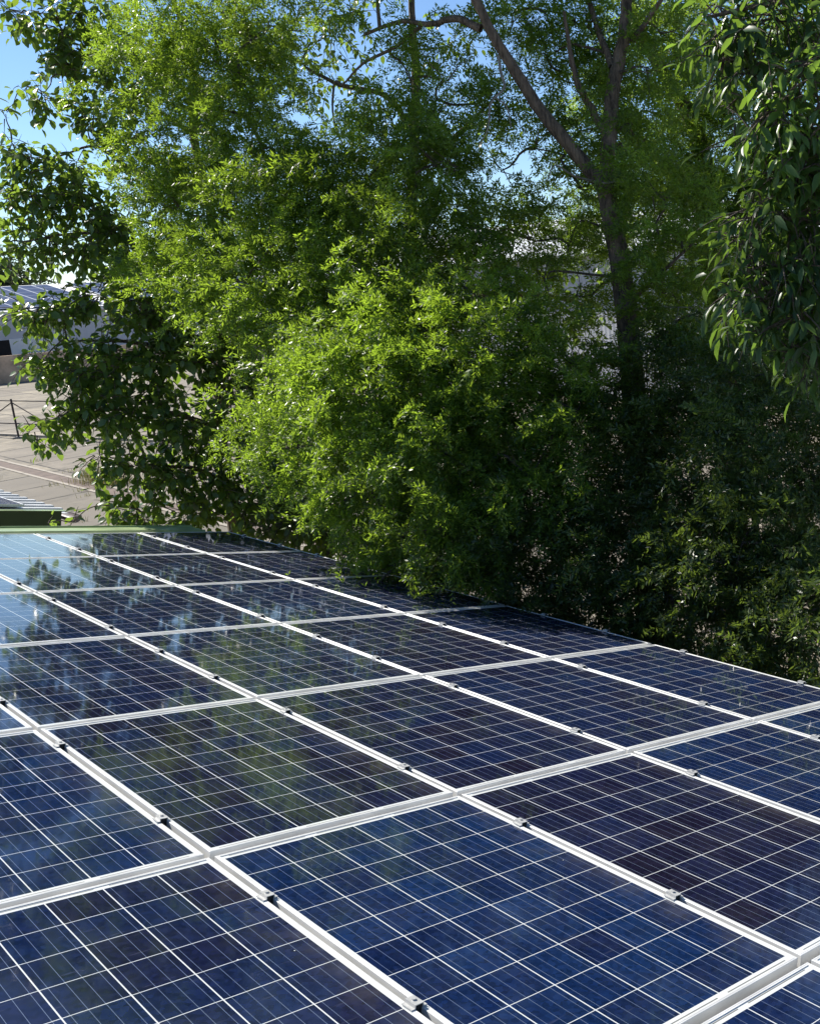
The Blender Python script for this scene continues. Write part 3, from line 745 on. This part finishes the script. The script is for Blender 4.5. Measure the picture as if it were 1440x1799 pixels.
# ---- dark feathery shrubs filling the space below the eave on the right
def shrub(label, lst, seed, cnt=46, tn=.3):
    cls = C_(lst, cnt, tn); c0 = np.mean([c for c, *_ in cls], 0); c0[2] = 0
    r = empty('feathery_shrub', c0); tag(r, label, 'shrub', 'feathery shrubs beside the eave')
    sk = [limb([c0 + [rg_ * .1, 0, 0], (c0 + c) / 2 + np.array([0, 0, .2]), c], [.05, .035, .015], 14, seed=seed + k) for k, (c, rg_, *_ ) in enumerate(cls[::3])]
    o = wood('stem', sk, M_TWIG, r, fine=feeders(cls, sk, .012, seed, 5)); o.location = -Vector(c0)
    o = feather_crown('foliage', cls, r, M_SHRUB, .8, seed, 1.0); o.location = -Vector(c0)
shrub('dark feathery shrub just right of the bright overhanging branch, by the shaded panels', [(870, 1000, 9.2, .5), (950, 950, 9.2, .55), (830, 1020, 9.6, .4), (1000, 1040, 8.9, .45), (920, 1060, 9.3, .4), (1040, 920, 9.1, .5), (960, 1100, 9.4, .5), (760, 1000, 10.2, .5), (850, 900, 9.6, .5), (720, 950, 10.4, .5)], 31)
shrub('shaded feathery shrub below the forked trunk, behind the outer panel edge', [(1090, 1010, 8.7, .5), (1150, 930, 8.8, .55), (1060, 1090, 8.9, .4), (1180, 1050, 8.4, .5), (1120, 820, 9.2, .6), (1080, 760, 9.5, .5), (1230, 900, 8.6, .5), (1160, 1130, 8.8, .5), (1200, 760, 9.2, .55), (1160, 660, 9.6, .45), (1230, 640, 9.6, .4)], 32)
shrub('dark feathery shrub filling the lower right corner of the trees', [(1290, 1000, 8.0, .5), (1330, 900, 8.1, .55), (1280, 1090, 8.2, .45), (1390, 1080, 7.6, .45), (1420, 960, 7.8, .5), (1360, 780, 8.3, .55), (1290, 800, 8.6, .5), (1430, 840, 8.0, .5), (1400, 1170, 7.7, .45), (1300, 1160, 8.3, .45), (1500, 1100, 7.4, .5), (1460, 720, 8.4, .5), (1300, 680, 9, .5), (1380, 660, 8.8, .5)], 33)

# ---- leaning tree behind on the right
bb = at(1285, 800, 13); bb[2] = 0
t2 = empty('feathery_tree', bb); tag(t2, 'leaning fine-leaved tree behind the forked trunk at the upper right', 'tree')
tk = [limb([bb, at(1275, 700, 13), at(1260, 520, 13), at(1252, 400, 13), at(1236, 285, 13), at(1212, 205, 12.9), at(1172, 140, 12.8), at(1128, 60, 12.7), at(1100, -20, 12.6)], [.2, .18, .16, .14, .12, .10, .085, .07, .05], 44, seed=61)]
tk += [limb_px([(1256, 430, 13, .07), (1300, 340, 12.9, .05), (1340, 230, 12.8, .035), (1350, 60, 12.8, .02)], 16, 62)]
cl = C_([(1200, 60, 12.8, .6, .6), (1130, 40, 12.7, .4, .6), (1180, 220, 12.8, .55, .7), (1240, 330, 12.8, .55, .7), (1170, 330, 12.9, .5, .6), (1300, 260, 12.7, .6, .6), (1330, 120, 12.7, .6, .6), (1410, 30, 12.7, .6, .7), (1400, 330, 12.6, .6, .8), (1320, 430, 12.6, .55, .7), (1230, 470, 12.8, .5, .5), (1400, 480, 12.6, .6, .8), (1290, 560, 12.8, .5, .5), (1180, 480, 13, .4, .4), (1380, 600, 12.8, .6, .8), (1250, 140, 12.8, .5, .8), (1120, 300, 13, .5, .8), (1040, 380, 13.2, .5, .8), (1150, 400, 13, .5, .7), (1080, 180, 12.9, .45, .7), (1200, 560, 13, .5, .7), (1330, 330, 12.8, .6, .8)], 56, .5)
o = wood('trunk', tk, M_BARK, t2, 10, .025, fine=feeders(cl, tk, .016, 63, 4), finemat=M_TWIG); o.location = -Vector(bb)
o = feather_crown('crown', cl, t2, M_FEATHER, 1.0, 64); o.location = -Vector(bb)

# ---- broad-leaved tree in the middle background
bb = at(715, 800, 14.5); bb[2] = 0
t3 = empty('broadleaf_tree', bb); tag(t3, 'dark broad-leaved tree with a thin upright trunk half hidden behind the feathery tree', 'tree')
tk = [limb([bb, at(718, 600, 14.5), at(726, 300, 14.5), at(731, 150, 14.5), at(724, 40, 14.5), at(722, -60, 14.5)], [.12, .10, .075, .06, .05, .04], 40, seed=71),
      limb_px([(728, 240, 14.5, .05), (680, 170, 14.4, .04), (600, 150, 14.3, .03), (540, 120, 14.3, .02)], 16, 72),
      limb_px([(728, 300, 14.5, .05), (800, 240, 14.5, .035), (860, 180, 14.5, .02)], 12, 73),
      limb_px([(720, 560, 14.5, .06), (850, 520, 14.3, .05), (960, 520, 14.2, .03), (1040, 540, 14.2, .02)], 16, 74)]
cl = C_([(510, 90, 14.3, .5), (580, 60, 14.3, .5), (560, 140, 14.3, .4), (640, 180, 14.3, .45), (620, 20, 14.3, .5), (700, 200, 14.4, .4), (760, 230, 14.4, .45), (790, 80, 14.4, .5, .6), (860, 220, 14.4, .4), (680, 280, 14.4, .5), (640, 420, 14.2, .6), (660, 520, 14.2, .6), (760, 480, 14.3, .55), (880, 500, 14.2, .5), (960, 480, 14.2, .5), (1000, 560, 14.2, .5), (1040, 500, 14.2, .4), (1050, 600, 14.2, .4, .6), (760, 330, 14.4, .5), (900, 380, 14.3, .5, .7), (830, 430, 14.3, .4, .6)], 15, .4)
o = wood('trunk', tk, M_BARK, t3, 10, .05, fine=feeders(cl, tk, .016, 75, 3), finemat=M_TWIG); o.location = -Vector(bb)
o = broad_crown('crown', cl, t3, M_BROAD, M_TWIG, .12, 76); 
for c in t3.children:
    if c.name.split('.')[0] == 'crown': c.location = -Vector(bb)

# ---- broad-leaved tree beyond the green verge on the left
bb = at(405, 930, 13.5); bb[2] = 0
t4 = empty('broadleaf_tree', bb); tag(t4, 'open broad-leaved tree with drooping round leaves beyond the green verge on the left', 'tree')
tk = [limb([bb, at(410, 900, 13.5), at(384, 760, 13.5), at(392, 620, 13.5), at(368, 500, 13.5), at(372, 380, 13.5), at(340, 240, 13.4), at(335, 100, 13.4), at(290, -40, 13.3)], [.11, .10, .09, .078, .07, .06, .05, .04, .025], 40, seed=81),
      limb_px([(375, 520, 13.5, .045), (300, 470, 13.2, .035), (230, 420, 13, .026), (140, 410, 12.8, .018), (40, 425, 12.7, .010)], 20, 82),
      limb_px([(362, 360, 13.5, .04), (290, 330, 13.2, .03), (220, 290, 13, .024), (170, 258, 12.9, .018), (130, 265, 12.8, .013), (60, 290, 12.7, .008)], 20, 83),
      limb_px([(345, 240, 13.4, .035), (270, 190, 13.1, .025), (190, 150, 12.9, .017), (100, 130, 12.8, .009)], 16, 84),
      limb_px([(388, 660, 13.5, .045), (310, 620, 13.1, .033), (220, 600, 12.8, .022), (120, 600, 12.6, .012)], 16, 85),
      limb_px([(394, 760, 13.5, .045), (320, 730, 13.0, .032), (220, 720, 12.7, .02), (110, 730, 12.5, .010)], 16, 86),
      limb_px([(398, 850, 13.5, .04), (330, 820, 13.1, .03), (250, 830, 12.8, .018)], 12, 87),
      limb_px([(370, 440, 13.5, .03), (290, 400, 13.1, .02), (200, 380, 12.9, .012), (100, 350, 12.8, .007)], 14, 88)]
lst = [(55, 25, 12.8, .3), (15, 15, 12.8, .22), (110, 55, 12.8, .36), (120, 115, 12.8, .32), (75, 165, 12.7, .27), (45, 160, 12.7, .18), (150, 20, 12.8, .4), (180, 90, 12.9, .42), (165, 205, 12.9, .3), (215, 240, 12.9, .36), (215, 170, 12.9, .3),
 (115, 295, 12.7, .38), (55, 285, 12.7, .33), (20, 250, 12.7, .2), (55, 345, 12.7, .38), (140, 350, 12.8, .42), (25, 410, 12.6, .28), (90, 425, 12.7, .34), (155, 425, 12.7, .36), (8, 460, 12.6, .24), (205, 400, 12.9, .42), (225, 475, 12.9, .36),
 (60, 550, 12.5, .33), (105, 545, 12.6, .35), (28, 545, 12.5, .18), (175, 520, 12.8, .42), (245, 540, 12.8, .42), (300, 560, 12.9, .42), (95, 640, 12.5, .3), (65, 640, 12.5, .2), (140, 650, 12.5, .4), (205, 630, 12.7, .46), (285, 640, 12.9, .46), (355, 620, 13, .46),
 (55, 755, 12.4, .17), (100, 740, 12.5, .27), (150, 710, 12.5, .4), (220, 725, 12.7, .45), (300, 740, 12.9, .46), (370, 765, 13, .46), (425, 700, 13.1, .36), (175, 800, 12.6, .27), (235, 820, 12.7, .4), (305, 840, 12.9, .46), (380, 855, 13, .42),
 (250, 900, 12.8, .36), (330, 905, 12.9, .36), (205, 890, 12.7, .22), (440, 890, 13.1, .4), (460, 790, 13.2, .42), (470, 680, 13.3, .4), (430, 610, 13.2, .42), (520, 880, 13.3, .42), (380, 540, 13.2, .45), (330, 480, 13.2, .4), (300, 300, 13.2, .45), (560, 940, 13, .35), (270, 100, 13.2, .4)]
lst += [(15, 340, 12.6, .22), (10, 200, 12.6, .13), (85, 920, 12.4, .10), (132, 914, 12.4, .09)]
cl = C_(lst, 50, .55)
o = wood('trunk', tk, M_BARK, t4, 10, .05, fine=feeders(cl, tk, .011, 89, 3), finemat=M_TWIG); o.location = -Vector(bb)
broad_crown('crown', cl, t4, M_BROAD, M_TWIG, .14, 90, 1.0, .7)
for c in t4.children:
    if c.name.split('.')[0] == 'crown': c.location = -Vector(bb)

# ---- dark broadleaf shrub in the gap behind the bright spray
bb = at(580, 960, 12.6); bb[2] = 0
t6 = empty('broadleaf_shrub', bb); tag(t6, 'dark broad-leaved shrub in the gap between the green verge and the bright feathery spray', 'shrub')
tk = [limb([bb, at(575, 940, 12.6), at(560, 860, 12.6)], [.05, .04, .025], 14, seed=121), limb([bb + [.1, 0, 0], at(640, 930, 12.6), at(680, 840, 12.7)], [.05, .04, .025], 14, seed=122)]
cl = C_([(490, 850, 12.6, .45), (540, 800, 12.7, .45), (560, 900, 12.5, .45), (620, 940, 12.4, .45), (640, 850, 12.8, .5), (700, 800, 13, .5), (720, 900, 12.8, .5), (600, 760, 13, .45), (520, 920, 12.6, .4), (690, 980, 12.4, .45), (780, 860, 13, .5), (760, 740, 13.2, .5), (470, 930, 12.8, .35), (850, 800, 13.2, .5), (800, 960, 12.8, .5)], 46, .3)
o = wood('stem', tk, M_TWIG, t6, fine=feeders(cl, tk, .012, 123, 4)); o.location = -Vector(bb)
o = broad_crown('foliage', cl, t6, M_BROAD, M_TWIG, .12, 124, 1.0, .7); o.location = -Vector(bb)

# ---- near broad-leaved branch hanging in from the right
bb = at(1720, 900, 7.6); bb[2] = 0
t5 = empty('broadleaf_tree', bb); tag(t5, 'nearest tree with long glossy drooping leaves hanging in at the right edge', 'tree')
tk = [limb([bb, at(1720, 800, 7.6), at(1680, 400, 7.4), at(1640, 0, 7.2), at(1600, -300, 7)], [.15, .14, .12, .1, .07], 30, seed=91),
      limb_px([(1690, 420, 7.4, .05), (1560, 330, 6.9, .035), (1450, 300, 6.5, .022), (1330, 330, 6.2, .010)], 18, 92),
      limb_px([(1660, 120, 7.3, .05), (1540, 20, 6.8, .035), (1400, 0, 6.4, .02), (1240, 30, 6.2, .010)], 18, 93),
      limb_px([(1700, 560, 7.5, .045), (1560, 480, 6.9, .03), (1440, 460, 6.5, .02), (1340, 500, 6.3, .009)], 18, 94),
      limb_px([(1660, 220, 7.3, .04), (1540, 130, 6.7, .03), (1420, 90, 6.2, .016), (1390, 95, 6.1, .008)], 16, 95)]
lst = [(1245, 25, 6.3, .16, .9, .4), (1290, 60, 6.3, .28, 1, .3), (1270, 105, 6.3, .15, .8, .4), (1360, 30, 6.3, .3, 1, .3), (1420, 40, 6.4, .3, 1, .3), (1310, 130, 6.3, .22, .7, .4), (1400, 140, 6.0, .22, 1, .85), (1370, 190, 6.0, .24, 1, .8), (1420, 230, 6.1, .26, 1, .75), (1340, 230, 6.1, .2, .8, .6),
 (1440, 120, 6.2, .25, 1, .6), (1410, 300, 6.2, .26, 1, .7), (1350, 300, 6.2, .22, .8, .4), (1290, 240, 6.3, .14, .6, .3), (1290, 420, 6.4, .15, .8, .3), (1290, 520, 6.4, .2, .8, .3), (1280, 180, 6.4, .13, .7, .35), (1430, 650, 6.4, .14, .8, .4), (1330, 380, 6.3, .26, 1, .3), (1390, 390, 6.3, .28, 1, .35), (1440, 370, 6.3, .28, 1, .4), (1320, 450, 6.3, .22, .9, .35), (1380, 470, 6.3, .28, 1, .3), (1440, 480, 6.3, .28, 1, .35),
 (1340, 530, 6.3, .24, 1, .3), (1400, 560, 6.3, .26, 1, .35), (1440, 600, 6.4, .24, 1, .3), (1350, 580, 6.3, .15, .8, .45), (1385, 615, 6.3, .12, .8, .5), (1460, 270, 6.3, .3, 1, .5)]
cl = C_(lst, 104, .40)
o = wood('trunk', tk, M_BARK, t5, 10, .05, fine=feeders(cl, tk, .008, 96, 3), finemat=M_TWIG); o.location = -Vector(bb)
broad_crown('crown', cl, t5, M_CHERRY, M_TWIG, .134, 97, 1.0, .8, .54, .045)
for c in t5.children:
    if c.name.split('.')[0] == 'crown': c.location = -Vector(bb)

# ---- far trees behind the hall
far = [(2, 128, 10.5, 5, 'rounded'), (22, 124, 9.6, 5, 'low'), (38, 130, 11.0, 6, 'broad'), (52, 126, 10.6, 5, 'dense'), (66, 130, 12.0, 6, 'tall'), (82, 126, 10.0, 5, 'spreading')]
for k, (x, y, h, r, wd) in enumerate(far):
    rt = empty('tree', (x, y, 0)); tag(rt, '%s olive treetop over the far solar roof, %s from the left' % (wd, ORD[k]), 'tree', 'trees behind the hall')
    MB().cyl((0, 0, 0), (0, 0, h * .7), .3, .15).build('trunk', M_BARK, rt)
    rg = np.random.default_rng(200 + k); cs = []
    for _ in range(16): cs.append((np.array([rg.normal(0, r * .45), rg.normal(0, r * .4), h * .72 + rg.normal(0, h * .12)]), r * .36, 60, .5))
    P = []; 
    for (c, rr, n, tn) in cs:
        d = rg.normal(0, 1, (n * 3, 3)); d /= np.linalg.norm(d, axis=1)[:, None]; P.append(c + d * rr * rg.uniform(.3, 1, (n * 3, 1)))
    P = np.concatenate(P); B = basis(rg.normal(0, 1, P.shape), rg.uniform(0, 6, len(P)))
    V = inst(LEAFV, P, B, rg.uniform(.35, .7, len(P))); n = len(P); off = np.arange(n)[:, None, None] * 8
    big_mesh('crown', V, [(LEAFQ[None] + off).reshape(-1, 4), (LEAFT[None] + off).reshape(-1, 3)], M_FAR, rt, rg.uniform(0, 1, n * 6))
